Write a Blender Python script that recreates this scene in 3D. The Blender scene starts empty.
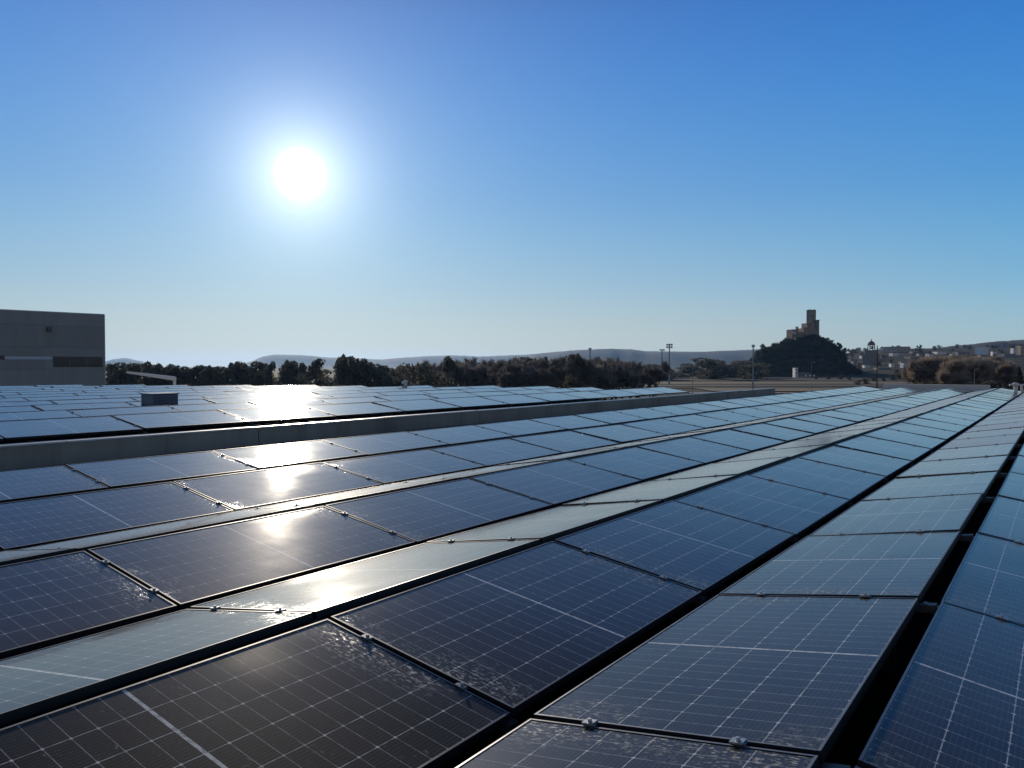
import bpy, math, random
from mathutils import Vector, Matrix, noise
R = math.radians
random.seed(7)
S = bpy.context.scene
COL = S.collection

# ------------------------------------------------------------------ camera, sky, sun, exposure
EYE = 10.0                                   # metres above the fields
cam = bpy.data.cameras.new("camera")
cam.sensor_width = 36.0
cam.lens = 27.21
cam.clip_start = 0.05
cam.clip_end = 60000
camo = bpy.data.objects.new("camera", cam)
COL.objects.link(camo)
camo.location = (0, 0, EYE)
camo.rotation_euler = (R(90 - 1.30), 0, 0)
S.camera = camo

SUN_EL, SUN_AZ = 13.4, -15.2                 # azimuth measured clockwise from +Y
SUN_DIR = Vector((math.sin(R(SUN_AZ)) * math.cos(R(SUN_EL)), math.cos(R(SUN_AZ)) * math.cos(R(SUN_EL)), math.sin(R(SUN_EL))))
SKY_STRENGTH = 0.085
world = bpy.data.worlds.new("World")
S.world = world
world.use_nodes = True
wn, wl = world.node_tree.nodes, world.node_tree.links
wn.clear()
w_out = wn.new("ShaderNodeOutputWorld")
w_bg = wn.new("ShaderNodeBackground")
w_bg.inputs["Strength"].default_value = SKY_STRENGTH
sky = wn.new("ShaderNodeTexSky")
sky.sky_type = 'NISHITA'
sky.sun_disc = False
sky.sun_elevation = R(SUN_EL)
sky.sun_rotation = R(SUN_AZ)
sky.altitude = 300
sky.air_density = 1.0
sky.dust_density = 0.1
sky.ozone_density = 2.2
# the sun's own aureole, a part of the sky that also shows in the panels
tc = wn.new("ShaderNodeTexCoord")
dp = wn.new("ShaderNodeVectorMath"); dp.operation = 'DOT_PRODUCT'
dp.inputs[1].default_value = SUN_DIR
wl.new(tc.outputs["Generated"], dp.inputs[0])
def wmath(op, a, b=None):
    n = wn.new("ShaderNodeMath"); n.operation = op
    for i, v in enumerate((a, b)):
        if v is None: continue
        if isinstance(v, (int, float)): n.inputs[i].default_value = v
        else: wl.new(v, n.inputs[i])
    return n.outputs[0]
ang = wmath('MULTIPLY', wmath('ARCCOSINE', wmath('MINIMUM', dp.outputs["Value"], 1.0)), 180 / math.pi)
NISHITA_SHARE = 0.08
AUREOLE = ((160.0, 0.80, 2.0), (9.5, 2.9, 1.3), (3.2, 6.5, 1.0), (1.5, 17.0, 1.0))          # peak, angular width (deg), power
terms = []
for pk, wd, pw in AUREOLE:
    q = wmath('POWER', wmath('DIVIDE', ang, wd), pw)
    terms.append(wmath('MULTIPLY', wmath('EXPONENT', wmath('MULTIPLY', q, -1.0)), pk))
glow = wmath('ADD', wmath('ADD', terms[0], terms[1]), wmath('ADD', terms[2], terms[3]))
gcol = wn.new("ShaderNodeMix"); gcol.data_type = 'RGBA'; gcol.blend_type = 'MULTIPLY'
gcol.inputs[0].default_value = 1.0
gcol.clamp_result = False
gcol.inputs[6].default_value = (0.95, 0.97, 0.84, 1)
wl.new(glow, gcol.inputs[7])
# clear winter air: the blue deepens with height above the horizon (keeps the Nishita sky underneath)
wsep = wn.new("ShaderNodeSeparateXYZ"); wl.new(tc.outputs["Generated"], wsep.inputs[0])
elev = wmath('DIVIDE', wmath('MULTIPLY', wmath('ARCSINE', wsep.outputs[2]), 180 / math.pi), 90.0)
gr = wn.new("ShaderNodeValToRGB"); gr.color_ramp.interpolation = 'B_SPLINE'
STOPS = ((0.0, (.43, .58, .60)), (2.0, (.34, .57, .67)), (5.5, (.150, .465, .74)), (12, (.056, .325, .72)), (24, (.008, .172, .67)), (31, (.020, .045, .13)), (42, (.014, .020, .036)), (90, (.012, .024, .045)))
el = gr.color_ramp.elements
while len(el) < len(STOPS): el.new(.5)
for e, (d_, c_) in zip(el, STOPS):
    e.position = d_ / 90.0; e.color = (*c_, 1)
wl.new(elev, gr.inputs[0])
gs = wn.new("ShaderNodeMix"); gs.data_type = 'RGBA'; gs.blend_type = 'MULTIPLY'; gs.inputs[0].default_value = 1.0
wl.new(gr.outputs[0], gs.inputs[6])
k_ = .95 / SKY_STRENGTH
gs.inputs[7].default_value = (k_, k_, k_, 1)
mixs = wn.new("ShaderNodeMix"); mixs.data_type = 'RGBA'; mixs.inputs[0].default_value = NISHITA_SHARE
wl.new(gs.outputs[2], mixs.inputs[6]); wl.new(sky.outputs[0], mixs.inputs[7])
# low winter sky opposite the sun: pale and warm, added to light camera-facing surfaces
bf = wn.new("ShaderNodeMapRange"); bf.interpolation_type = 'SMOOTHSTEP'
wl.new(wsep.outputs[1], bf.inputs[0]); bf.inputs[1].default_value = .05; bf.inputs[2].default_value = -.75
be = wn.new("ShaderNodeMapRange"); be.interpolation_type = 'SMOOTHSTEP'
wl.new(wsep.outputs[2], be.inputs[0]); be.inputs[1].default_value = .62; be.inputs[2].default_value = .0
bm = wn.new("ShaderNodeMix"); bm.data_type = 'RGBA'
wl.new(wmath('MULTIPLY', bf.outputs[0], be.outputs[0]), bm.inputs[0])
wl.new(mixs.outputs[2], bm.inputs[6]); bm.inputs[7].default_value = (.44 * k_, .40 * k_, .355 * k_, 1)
# pale haze low on the horizon under the sun
hf = wn.new("ShaderNodeVectorMath"); hf.operation = 'DOT_PRODUCT'; wl.new(tc.outputs["Generated"], hf.inputs[0])
hf.inputs[1].default_value = (math.sin(R(SUN_AZ)), math.cos(R(SUN_AZ)), 0)
hr = wn.new("ShaderNodeMapRange"); hr.interpolation_type = 'SMOOTHSTEP'; wl.new(hf.outputs["Value"], hr.inputs[0])
hr.inputs[1].default_value = .45; hr.inputs[2].default_value = 1.0
hev = wmath('EXPONENT', wmath('MULTIPLY', wmath('MAXIMUM', elev, 0.0), -90.0 / 6.5))
hm = wn.new("ShaderNodeMix"); hm.data_type = 'RGBA'
wl.new(wmath('MULTIPLY', wmath('MULTIPLY', hr.outputs[0], hev), .9), hm.inputs[0])
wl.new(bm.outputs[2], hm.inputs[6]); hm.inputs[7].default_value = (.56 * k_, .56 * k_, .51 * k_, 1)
addc = wn.new("ShaderNodeMix"); addc.data_type = 'RGBA'; addc.blend_type = 'ADD'
addc.inputs[0].default_value = 1.0
wl.new(hm.outputs[2], addc.inputs[6])
wl.new(gcol.outputs[2], addc.inputs[7])
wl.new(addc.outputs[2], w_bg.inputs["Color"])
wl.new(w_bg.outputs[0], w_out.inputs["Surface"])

sl = bpy.data.lights.new("sun", 'SUN')
sl.energy = 3.0
sl.angle = R(0.53)
sl.color = (1.0, 0.87, 0.70)
slo = bpy.data.objects.new("sun", sl)
COL.objects.link(slo)
slo.location = (0, 0, 60)
slo.rotation_euler = SUN_DIR.to_track_quat('Z', 'Y').to_euler()

vs = S.view_settings
S.display_settings.display_device = 'sRGB'
vs.view_transform = 'Standard'
vs.look = 'None'
vs.gamma = 1.0
vs.use_curve_mapping = False
vs.exposure = 0.0
S.cycles.use_denoising = True
S.cycles.max_bounces = 6
S.cycles.diffuse_bounces = 2
S.cycles.glossy_bounces = 4
S.cycles.volume_bounces = 1
S.cycles.caustics_reflective = False
S.cycles.caustics_refractive = False
S.cycles.sample_clamp_indirect = 6.0

# ------------------------------------------------------------------ helpers
class MB:
    def __init__(s):
        s.v, s.f, s.m, s.uv = [], [], [], {}
    def face(s, pts, m=0, uv=None):
        i = len(s.v); s.v += [tuple(p) for p in pts]
        s.f.append(tuple(range(i, i + len(pts)))); s.m.append(m)
        if uv: s.uv[len(s.f) - 1] = uv
    def box(s, x0, x1, y0, y1, z0, z1, m=0, mat=None):
        P = [Vector((x, y, z)) for z in (z0, z1) for y in (y0, y1) for x in (x0, x1)]
        if mat is not None: P = [mat @ p for p in P]
        i = len(s.v); s.v += [tuple(p) for p in P]
        for q in ((0, 2, 3, 1), (4, 5, 7, 6), (0, 1, 5, 4), (2, 6, 7, 3), (0, 4, 6, 2), (1, 3, 7, 5)):
            s.f.append(tuple(i + k for k in q)); s.m.append(m)
    def tube(s, a, b, ra, rb, n=6, m=0, caps=True):
        a, b = Vector(a), Vector(b); d = (b - a)
        if d.length < 1e-6: return
        d.normalize()
        u = d.orthogonal().normalized(); w = d.cross(u)
        i = len(s.v)
        for c, r in ((a, ra), (b, rb)):
            for k in range(n):
                t = 2 * math.pi * k / n
                s.v.append(tuple(c + (u * math.cos(t) + w * math.sin(t)) * r))
        for k in range(n):
            s.f.append((i + k, i + (k + 1) % n, i + n + (k + 1) % n, i + n + k)); s.m.append(m)
        if caps:
            s.f.append(tuple(i + k for k in range(n))[::-1]); s.m.append(m)
            s.f.append(tuple(i + n + k for k in range(n))); s.m.append(m)
    def lathe(s, c, prof, n=12, m=0):
        """prof: list of (radius, z) from bottom to top"""
        i = len(s.v)
        for r, z in prof:
            for k in range(n):
                t = 2 * math.pi * (k + .5) / n
                s.v.append((c[0] + r * math.cos(t), c[1] + r * math.sin(t), c[2] + z))
        for j in range(len(prof) - 1):
            for k in range(n):
                s.f.append((i + j * n + k, i + j * n + (k + 1) % n, i + (j + 1) * n + (k + 1) % n, i + (j + 1) * n + k)); s.m.append(m)
        s.f.append(tuple(i + (len(prof) - 1) * n + k for k in range(n))); s.m.append(m)
        s.f.append(tuple(i + k for k in range(n))[::-1]); s.m.append(m)
    def prism(s, pts, z0, z1, m=0):
        """closed polygon (counter-clockwise) extruded upward"""
        n = len(pts)
        s.face([(x, y, z1) for x, y in pts], m)
        s.face([(x, y, z0) for x, y in pts][::-1], m)
        for k in range(n):
            a, b = pts[k], pts[(k + 1) % n]
            s.face([(a[0], a[1], z0), (b[0], b[1], z0), (b[0], b[1], z1), (a[0], a[1], z1)], m)
    def leaf(s, c, size, rng, m=0, flat=0.0):
        d = Vector((rng.gauss(0, 1), rng.gauss(0, 1), rng.gauss(0, 1) + flat))
        if d.length < 1e-3: d = Vector((0, 0, 1))
        d.normalize(); u = d.orthogonal().normalized()
        t = rng.uniform(0, 6.28); w = d.cross(u)
        u, w = u * math.cos(t) + w * math.sin(t), w * math.cos(t) - u * math.sin(t)
        a = size * rng.uniform(.6, 1.3); b = a * rng.uniform(.45, .8)
        c = Vector(c)
        s.face([c - u * a, c - w * b, c + u * a, c + w * b], m)
    def mesh(s, name, mats, smooth=False):
        me = bpy.data.meshes.new(name)
        me.from_pydata(s.v, [], s.f)
        for mt in mats: me.materials.append(mt)
        me.polygons.foreach_set("material_index", s.m)
        if smooth: me.polygons.foreach_set("use_smooth", [True] * len(s.f))
        if s.uv:
            l = me.uv_layers.new(name="UVMap")
            for p in me.polygons:
                if p.index in s.uv:
                    for k, li in enumerate(p.loop_indices): l.data[li].uv = s.uv[p.index][k]
        me.update()
        return me
    def build(s, name, mats, parent=None, smooth=False):
        if not isinstance(mats, (list, tuple)): mats = [mats]
        return link(name, s.mesh(name, mats, smooth), parent)
def link(name, me, parent=None):
    o = bpy.data.objects.new(name, me); COL.objects.link(o)
    if parent: o.parent = parent
    return o
def tag(o, label=None, cat=None, group=None, kind=None):
    if label: o["label"] = label
    if cat: o["category"] = cat
    if group: o["group"] = group
    if kind: o["kind"] = kind
    return o
def thing(name, label, cat, loc=(0, 0, 0), rz=0.0, group=None):
    o = bpy.data.objects.new(name, None); COL.objects.link(o)
    o.empty_display_size = .2
    o.location = loc; o.rotation_euler = (0, 0, rz)
    return tag(o, label, cat, group)
def copy_thing(src, loc, rot, scale=1.0, label=None, group=None, skip=()):
    c = src.copy(); COL.objects.link(c)
    c.location = loc; c.rotation_euler = rot; c.scale = (scale,) * 3 if isinstance(scale, (int, float)) else scale
    if label: c["label"] = label
    if group: c["group"] = group
    for ch in src.children:
        if ch.name.split(".")[0] in skip: continue
        d = ch.copy(); COL.objects.link(d); d.parent = c
        for g in ch.children:
            e = g.copy(); COL.objects.link(e); e.parent = d
    return c
ORD = ("zeroth first second third fourth fifth sixth seventh eighth ninth tenth eleventh twelfth thirteenth fourteenth fifteenth "
       "sixteenth seventeenth eighteenth nineteenth twentieth").split()
TENS = {20: "twenty", 30: "thirty", 40: "forty", 50: "fifty", 60: "sixty", 70: "seventy", 80: "eighty", 90: "ninety"}
def ordinal(n):
    if n <= 20: return ORD[n]
    t, u = n // 10 * 10, n % 10
    if u == 0: return TENS[t][:-1] + "ieth"
    return TENS[t] + "-" + ORD[u]

# ------------------------------------------------------------------ materials
def M(name, col, rough=.7, metal=0.0, spec=.5):
    m = bpy.data.materials.new(name); m.use_nodes = True
    b = m.node_tree.nodes["Principled BSDF"]
    b.inputs["Base Color"].default_value = (*col, 1)
    b.inputs["Roughness"].default_value = rough
    b.inputs["Metallic"].default_value = metal
    b.inputs["Specular IOR Level"].default_value = spec
    return m
class N:
    """tiny node helper"""
    def __init__(s, m):
        s.t = m.node_tree; s.n = s.t.nodes; s.l = s.t.links; s.b = s.n["Principled BSDF"]
    def put(s, sock, v):
        if isinstance(v, (int, float)): sock.default_value = v
        elif isinstance(v, tuple): sock.default_value = v if len(v) == len(sock.default_value) else (*v, 1)
        else: s.l.new(v, sock)
    def math(s, op, a, b=None, c=None, clamp=False):
        n = s.n.new("ShaderNodeMath"); n.operation = op; n.use_clamp = clamp
        for i, v in enumerate((a, b, c)):
            if v is not None: s.put(n.inputs[i], v)
        return n.outputs[0]
    def noise(s, vec, scale, detail=3, rough=.55, dim='3D'):
        n = s.n.new("ShaderNodeTexNoise"); n.noise_dimensions = dim
        if vec is not None: s.l.new(vec, n.inputs["Vector"])
        n.inputs["Scale"].default_value = scale; n.inputs["Detail"].default_value = detail; n.inputs["Roughness"].default_value = rough
        return n.outputs[0]
    def ramp(s, x, lo, hi, a=0.0, b=1.0):
        n = s.n.new("ShaderNodeMapRange"); n.clamp = True
        s.put(n.inputs[0], x)
        for i, v in enumerate((lo, hi, a, b)): n.inputs[i + 1].default_value = v
        return n.outputs[0]
    def mix(s, f, a, b, blend='MIX'):
        n = s.n.new("ShaderNodeMix"); n.data_type = 'RGBA'; n.blend_type = blend
        s.put(n.inputs[0], f); s.put(n.inputs[6], a); s.put(n.inputs[7], b)
        return n.outputs[2]
    def vmath(s, op, a, b):
        n = s.n.new("ShaderNodeVectorMath"); n.operation = op
        s.put(n.inputs[0], a); s.put(n.inputs[1], b)
        return n.outputs[0]
    def coord(s, which="Object"):
        return s.n.new("ShaderNodeTexCoord").outputs[which]
    def pos(s):
        return s.n.new("ShaderNodeNewGeometry").outputs["Position"]
    def bump(s, h, strength, dist=.01):
        n = s.n.new("ShaderNodeBump"); n.inputs["Strength"].default_value = strength; n.inputs["Distance"].default_value = dist
        s.l.new(h, n.inputs["Height"]); s.l.new(n.outputs[0], s.b.inputs["Normal"])
def noisy(name, c1, c2, scale, rough=.8, bump=0.0, metal=0.0, world=True, detail=4, spec=.4):
    m = M(name, c1, rough, metal, spec); n = N(m)
    v = n.pos() if world else n.coord()
    f = n.ramp(n.noise(v, scale, detail, .6), .32, .68)
    n.l.new(n.mix(f, c1, c2), n.b.inputs["Base Color"])
    if bump: n.bump(n.noise(v, scale * 6, 4), bump, .02)
    return m

# --- the panels
PL, PW = 1.878, 1.031                         # module length and width
def make_glass():
    m = M("panel_glass", (.01, .011, .016), .2); n = N(m)
    uv = n.n.new("ShaderNodeUVMap").outputs[0]
    sp = n.n.new("ShaderNodeSeparateXYZ"); n.l.new(uv, sp.inputs[0])
    u, v = sp.outputs[0], sp.outputs[1]
    oi = n.n.new("ShaderNodeObjectInfo"); rnd = oi.outputs["Random"]
    # metres on the glass, shifted per panel so that no two panels carry the same marks
    cb = n.n.new("ShaderNodeCombineXYZ")
    n.l.new(n.math('MULTIPLY', u, PL), cb.inputs[0]); n.l.new(n.math('MULTIPLY', v, PW), cb.inputs[1])
    n.l.new(n.math('MULTIPLY', rnd, 311.0), cb.inputs[2])
    P = n.vmath('ADD', cb.outputs[0], n.vmath('MULTIPLY', n.pos(), (0.0, 0.0, 0.0)))
    def lines(x, count, half):                # 1 on the gaps between cells
        f = n.math('FRACT', n.math('MULTIPLY', x, float(count)))
        d = n.math('ABSOLUTE', n.math('SUBTRACT', f, .5))
        return n.ramp(d, .5 - half * 1.25, .5 - half * .75)
    lv = lines(v, 6, .0105)                   # long gaps
    lu = lines(u, 22, .016)                   # short gaps
    mid = n.ramp(n.math('ABSOLUTE', n.math('SUBTRACT', u, .5)), .0042, .0034)
    bus = lines(v, 60, .055)
    corner = n.math('MULTIPLY', lines(v, 6, .034), lines(u, 22, .05))
    ln = n.math('MAXIMUM', n.math('MULTIPLY', lv, .72), n.math('MULTIPLY', lu, .46))
    ln = n.math('MAXIMUM', ln, mid)
    ln = n.math('MAXIMUM', ln, n.math('MULTIPLY', bus, .085))
    ln = n.math('MAXIMUM', ln, n.math('MULTIPLY', corner, .95))
    ln = n.math('MULTIPLY', ln, n.ramp(n.noise(P, 34, 3, .7), .36, .62, .45, 1.25), None, True)      # sparkle put into the colour: noise breaks the lines into dashes
    cell = n.mix(n.noise(P, 1.3, 2), (.006, .006, .007), (.012, .012, .015))
    base = n.mix(ln, cell, (.86, .84, .80))
    # dried water marks and frost that gather at the module's ends and ridge side
    eu = n.math('SUBTRACT', .5, n.math('ABSOLUTE', n.math('SUBTRACT', u, .5)))
    endw = n.ramp(eu, .0, .16, 1.0, 0.0)
    ridge = n.ramp(v, .62, 1.0, 0.0, 1.0)
    patch = n.ramp(n.noise(P, 1.9, 3, .6), .36, .74)
    wgt = n.math('MULTIPLY', patch, n.math('MAXIMUM', n.math('POWER', endw, 1.4), n.math('MULTIPLY', ridge, .10)))
    st = n.n.new("ShaderNodeMapping"); st.inputs["Scale"].default_value = (2.6, 1.0, 1.0)
    n.l.new(P, st.inputs[0])
    fleck = n.ramp(n.noise(st.outputs[0], 30, 5, .72), .53, .61)
    fleckw = n.math('MULTIPLY', fleck, n.ramp(wgt, .02, .62), None, True)
    at_ = n.n.new("ShaderNodeAttribute"); at_.attribute_type = 'OBJECT'; at_.attribute_name = "dew"
    dew = n.math('MULTIPLY', at_.outputs["Fac"], n.ramp(n.noise(P, 1.1, 3, .6), .3, .7, .75, 1.0))
    corner_w = n.math('MULTIPLY', n.ramp(v, .60, .95, 0.0, 1.0), n.ramp(n.noise(P, 1.15, 1, .5), .50, .66))
    film = n.math('MAXIMUM', n.ramp(wgt, .0, .9, 0.0, .05), n.math('MULTIPLY', dew, .16))
    scat = n.ramp(n.noise(st.outputs[0], 9, 4, .7), .57, .72)          # stray drops in the field
    scat = n.math('MULTIPLY', scat, n.math('MULTIPLY', fleck, .5))
    dirt = n.math('MAXIMUM', n.math('MULTIPLY', fleckw, .85), n.math('MAXIMUM', film, n.math('MULTIPLY', scat, .75)), None, True)
    speck = n.math('MULTIPLY', n.ramp(n.noise(P, 85, 3, .75), .62, .70), n.ramp(n.noise(P, 2.6, 3, .6), .38, .66, .05, .30))     # fine dried drops everywhere
    dirt = n.math('MAXIMUM', dirt, speck)
    dirt = n.math('ADD', dirt, n.ramp(n.noise(P, 3.2, 5, .65), .4, .8, .0, .009))
    # a thin dust film covers more of the glass the flatter one looks along it: 1 - exp(-t / cos)
    lw = n.n.new("ShaderNodeLayerWeight"); lw.inputs["Blend"].default_value = .5
    cosv = n.math('MAXIMUM', n.math('SUBTRACT', 1.0, lw.outputs["Facing"]), .01)
    tau = n.ramp(n.noise(P, 2.0, 4, .6), .3, .7, .014, .026)
    tau = n.math('ADD', tau, n.math('MULTIPLY', dew, .055))
    veil = n.math('SUBTRACT', 1.0, n.math('EXPONENT', n.math('MULTIPLY', n.math('DIVIDE', tau, cosv), -1.0)))
    dirt = n.math('MAXIMUM', dirt, veil)
    base = n.mix(dirt, base, (.82, .73, .60))
    n.l.new(base, n.b.inputs["Base Color"])
    r0 = n.math('ADD', n.ramp(n.noise(P, 2.3, 4, .6), .3, .75, .058, .080), n.math('MULTIPLY', n.math('SUBTRACT', rnd, .5), .03))
    rr = n.math('ADD', r0, n.math('ADD', n.math('MAXIMUM', n.math('MULTIPLY', corner_w, .11), n.math('MULTIPLY', dew, .22)), n.math('MULTIPLY', fleckw, .15)))
    n.l.new(rr, n.b.inputs["Roughness"])
    n.b.inputs["IOR"].default_value = 1.27       # anti-reflective coated
    n.l.new(n.math("ADD", n.math("MULTIPLY", fleckw, .40), .11), n.b.inputs["Coat Weight"]); n.b.inputs["Coat Roughness"].default_value = .48     # fine dust film
    
    h = n.math('ADD', n.math('MULTIPLY', n.noise(P, 55, 3), .00012), n.math('MULTIPLY', n.noise(P, 1.6, 2), .003))
    h = n.math('ADD', h, n.math('MULTIPLY', n.math('MULTIPLY', fleckw, n.noise(st.outputs[0], 60, 3, .7)), .00055))
    bn = n.n.new("ShaderNodeBump"); bn.inputs["Strength"].default_value = 1.0; bn.inputs["Distance"].default_value = 1.0
    n.l.new(h, bn.inputs["Height"])
    # shading normal bent towards the vertical to steer the sun glints and reflections
    gn = n.n.new("ShaderNodeNewGeometry").outputs["Normal"]
    nn_ = n.vmath('NORMALIZE', n.vmath('ADD', n.vmath('MULTIPLY', gn, (.68, .68, .68)), (0.0, 0.0, .32)), (0.0, 0.0, 0.0))
    n.l.new(nn_, bn.inputs["Normal"])
    n.l.new(bn.outputs[0], n.b.inputs["Normal"])
    return m
MG = make_glass()
m_alu = noisy("anodised_aluminium", (.50, .50, .50), (.36, .36, .37), 6, .38, .0, .85)
m_frame = noisy("panel_frame_metal", (.30, .30, .31), (.18, .18, .19), 5, .42, 0, .8)
m_black = noisy("black_metal", (.012, .012, .013), (.018, .018, .019), 5, .55, 0, 0, spec=.3)
m_rail = noisy("rail_metal", (.16, .16, .16), (.09, .09, .09), 5, .5, 0, .6)
m_membrane = noisy("roof_membrane", (.030, .030, .032), (.018, .018, .019), 1.2, .9, .2)
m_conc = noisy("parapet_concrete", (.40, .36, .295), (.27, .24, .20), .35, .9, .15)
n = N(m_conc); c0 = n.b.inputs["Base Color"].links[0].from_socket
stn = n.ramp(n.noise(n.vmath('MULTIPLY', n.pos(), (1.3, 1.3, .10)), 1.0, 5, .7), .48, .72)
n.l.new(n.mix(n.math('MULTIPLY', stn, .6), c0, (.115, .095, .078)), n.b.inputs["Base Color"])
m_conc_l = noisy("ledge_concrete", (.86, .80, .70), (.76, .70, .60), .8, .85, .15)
m_flash = noisy("metal_flashing", (.62, .60, .57), (.45, .44, .42), 2.0, .4, 0, .5)

# ------------------------------------------------------------------ geometry of the roof, in row axes
ROW_AZ = 35.49
RV = Vector((math.sin(R(ROW_AZ)), math.cos(R(ROW_AZ)), 0))      # along the rows, away from the camera
PV = Vector((-RV.y, RV.x, 0))                                   # across the rows, away from the camera
RZ = math.atan2(RV.y, RV.x)
def rp(r, p, z=0.0):
    v = RV * r + PV * p
    return Vector((v.x, v.y, z))
HH = 1.30
ZV = EYE - HH                                   # low edges of the near rows
PERIOD, TILT = 1.713 * HH, R(9.07)
HALF = PW * math.cos(TILT)
GV = 0.09
GR = PERIOD - 2 * HALF - GV
V0 = 1.256 * HH
PITCH, J0 = 1.46 * HH, 1.81 * HH
BASE_H = 0.24                                   # low edge above the deck
DECK = ZV - BASE_H
R_END = J0 + 24 * PITCH
# ------------------------------------------------------------------ buildings we stand on
wb = thing("warehouse", "long flat warehouse roof carrying the near rows of solar panels", "building", rp(20, 1, 0), RZ)
def local(o, w): return o.matrix_world.inverted() @ w if False else Matrix.Rotation(-RZ, 3, 'Z') @ (w - o.location)
P_WALL = 10.95
def rect(r0, r1, p0, p1):
    o = rp(20, 1, 0)
    c = Matrix.Rotation(-RZ, 3, 'Z')
    a, b = c @ (rp(r0, p0) - o), c @ (rp(r1, p1) - o)
    return a.x, b.x, a.y, b.y
mb = MB(); mb.box(*rect(-10, R_END + .9, -12, P_WALL + .2), DECK - .3, DECK); mb.build("roof_deck", m_membrane, wb)
m_wallside = noisy("warehouse_wall_panels", (.34, .33, .31), (.26, .25, .24), .4, .85)
mb = MB(); mb.box(*rect(-10.05, R_END + .95, -12.05, P_WALL + .25), 0, DECK - .302); mb.build("outer_wall", m_wallside, wb)
mb = MB()
k = -10.0; 
P_END = 36.5
while k < P_END:                           # precast lengths with open joints
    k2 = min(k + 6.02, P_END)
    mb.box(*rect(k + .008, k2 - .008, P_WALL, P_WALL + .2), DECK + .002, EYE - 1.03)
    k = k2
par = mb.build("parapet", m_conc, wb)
mb = MB()
k = -10.0; i = 0
while k < P_END:
    k2 = min(k + 3.0, P_END)
    dz = random.uniform(-.004, .006)
    mb.box(*rect(k + .01, k2 - .01, P_WALL - .02, P_WALL + .22), EYE - 1.028 + dz, EYE - 1.006 + dz)
    k = k2
mb.build("coping", m_flash, par)
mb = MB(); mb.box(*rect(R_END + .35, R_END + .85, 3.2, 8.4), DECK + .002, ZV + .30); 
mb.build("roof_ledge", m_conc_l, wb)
# far roof
ZF = EYE - .94                                  # low edges of the panels beyond the parapet
DECKF = ZF - .24
def far_end(p):
    if p < 25.5: return 27.6 - (p - 11.2) * .33
    return 22.9 - (p - 25.5) * .72
ab = thing("neighbouring_warehouse", "second warehouse roof beyond the parapet covered in bluish panels", "building", rp(10, 25, 0), 0)
pts = [rp(-16, P_WALL + .24), rp(far_end(11.2) + .9, P_WALL + .24), rp(far_end(25.5) + .9, 25.8), rp(far_end(40) + .9, 40), rp(-16, 40)]
o0 = rp(10, 25, 0)
pl = [((q - o0).x, (q - o0).y) for q in pts]
mb = MB(); mb.prism(pl, DECKF - .3, DECKF); mb.build("roof_deck", m_membrane, ab)
cx = sum(q[0] for q in pl) / 5; cy = sum(q[1] for q in pl) / 5
pl2 = [(cx + (x - cx) * .999, cy + (y - cy) * .999) for x, y in pl]
mb = MB(); mb.prism(pl2, 0, DECKF - .302); mb.build("outer_wall", m_wallside, ab)

# ------------------------------------------------------------------ one solar panel, then its copies
ct, stl = math.cos(TILT), math.sin(TILT)
def tl(x, y, z):                                # panel-plane coordinates -> thing coordinates (origin on deck under panel centre)
    zc = BASE_H + PW / 2 * stl
    return Vector((x, y * ct - z * stl, zc + y * stl + z * ct))
TM = Matrix(((1, 0, 0, 0), (0, ct, -stl, 0), (0, stl, ct, BASE_H + PW / 2 * stl), (0, 0, 0, 1)))
a, b = PL / 2, PW / 2
proto = thing("solar_panel", "solar panel", "solar panel")
fb = MB()
fw, fh = .011, .035
fb.box(-a, a, -b, -b + fw, -fh, 0, 0, TM); fb.box(-a, a, b - fw, b, -fh, 0, 0, TM)
fb.box(-a, -a + fw, -b + fw, b - fw, -fh, 0, 0, TM); fb.box(a - fw, a, -b + fw, b - fw, -fh, 0, 0, TM)
for (x0, x1, y0, y1) in ((-a, a, -b, -b + fw), (-a, a, b - fw, b), (-a, -a + fw, -b + fw, b - fw), (a - fw, a, -b + fw, b - fw)):
    fb.face([tl(x0 + .001, y0 + .001, .0006), tl(x1 - .001, y0 + .001, .0006), tl(x1 - .001, y1 - .001, .0006), tl(x0 + .001, y1 - .001, .0006)], 1)
fb.build("frame", [m_black, m_frame], proto)  # sides black to stand in for shade in the row gaps
gb = MB()
ga, gbb = a - fw - .0005, b - fw - .0005
gb.face([tl(-ga, -gbb, -.0025), tl(ga, -gbb, -.0025), tl(ga, gbb, -.0025), tl(-ga, gbb, -.0025)], 0, [(0, 0), (1, 0), (1, 1), (0, 1)])
gb.face([tl(-ga, gbb, -.0085), tl(ga, gbb, -.0085), tl(ga, -gbb, -.0085), tl(-ga, -gbb, -.0085)], 0, [(.01, .01)] * 4)
glass0 = gb.build("glass", MG, proto)
sb = MB()
for yy in (-.36, .36):                           # feet and sloping rail under the joint
    q = tl(a + .01, yy * PW, -.07)
    sb.box(a - .02, a + .04, q.y - .03, q.y + .03, .002, q.z)
sb.box(a - .015, a + .035, -b - .02, b + .075, -.075, -.037, 0, TM)
sb.build("support_rail", m_rail, proto)
for yy in (-.26, .26):
    cbm = MB()
    cbm.box(a - .009, a + .029, yy * PW - .022, yy * PW + .022, .001, .006, 0, TM)
    cbm.box(a + .002, a + .018, yy * PW - .027, yy * PW + .027, -.03, .0003, 0, TM)
    c = tl(a + .01, yy * PW, .006); d = tl(a + .01, yy * PW, .015)
    cbm.tube(c, d, .009, .008, 6)
    cbm.build("clamp", m_alu, proto)

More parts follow.
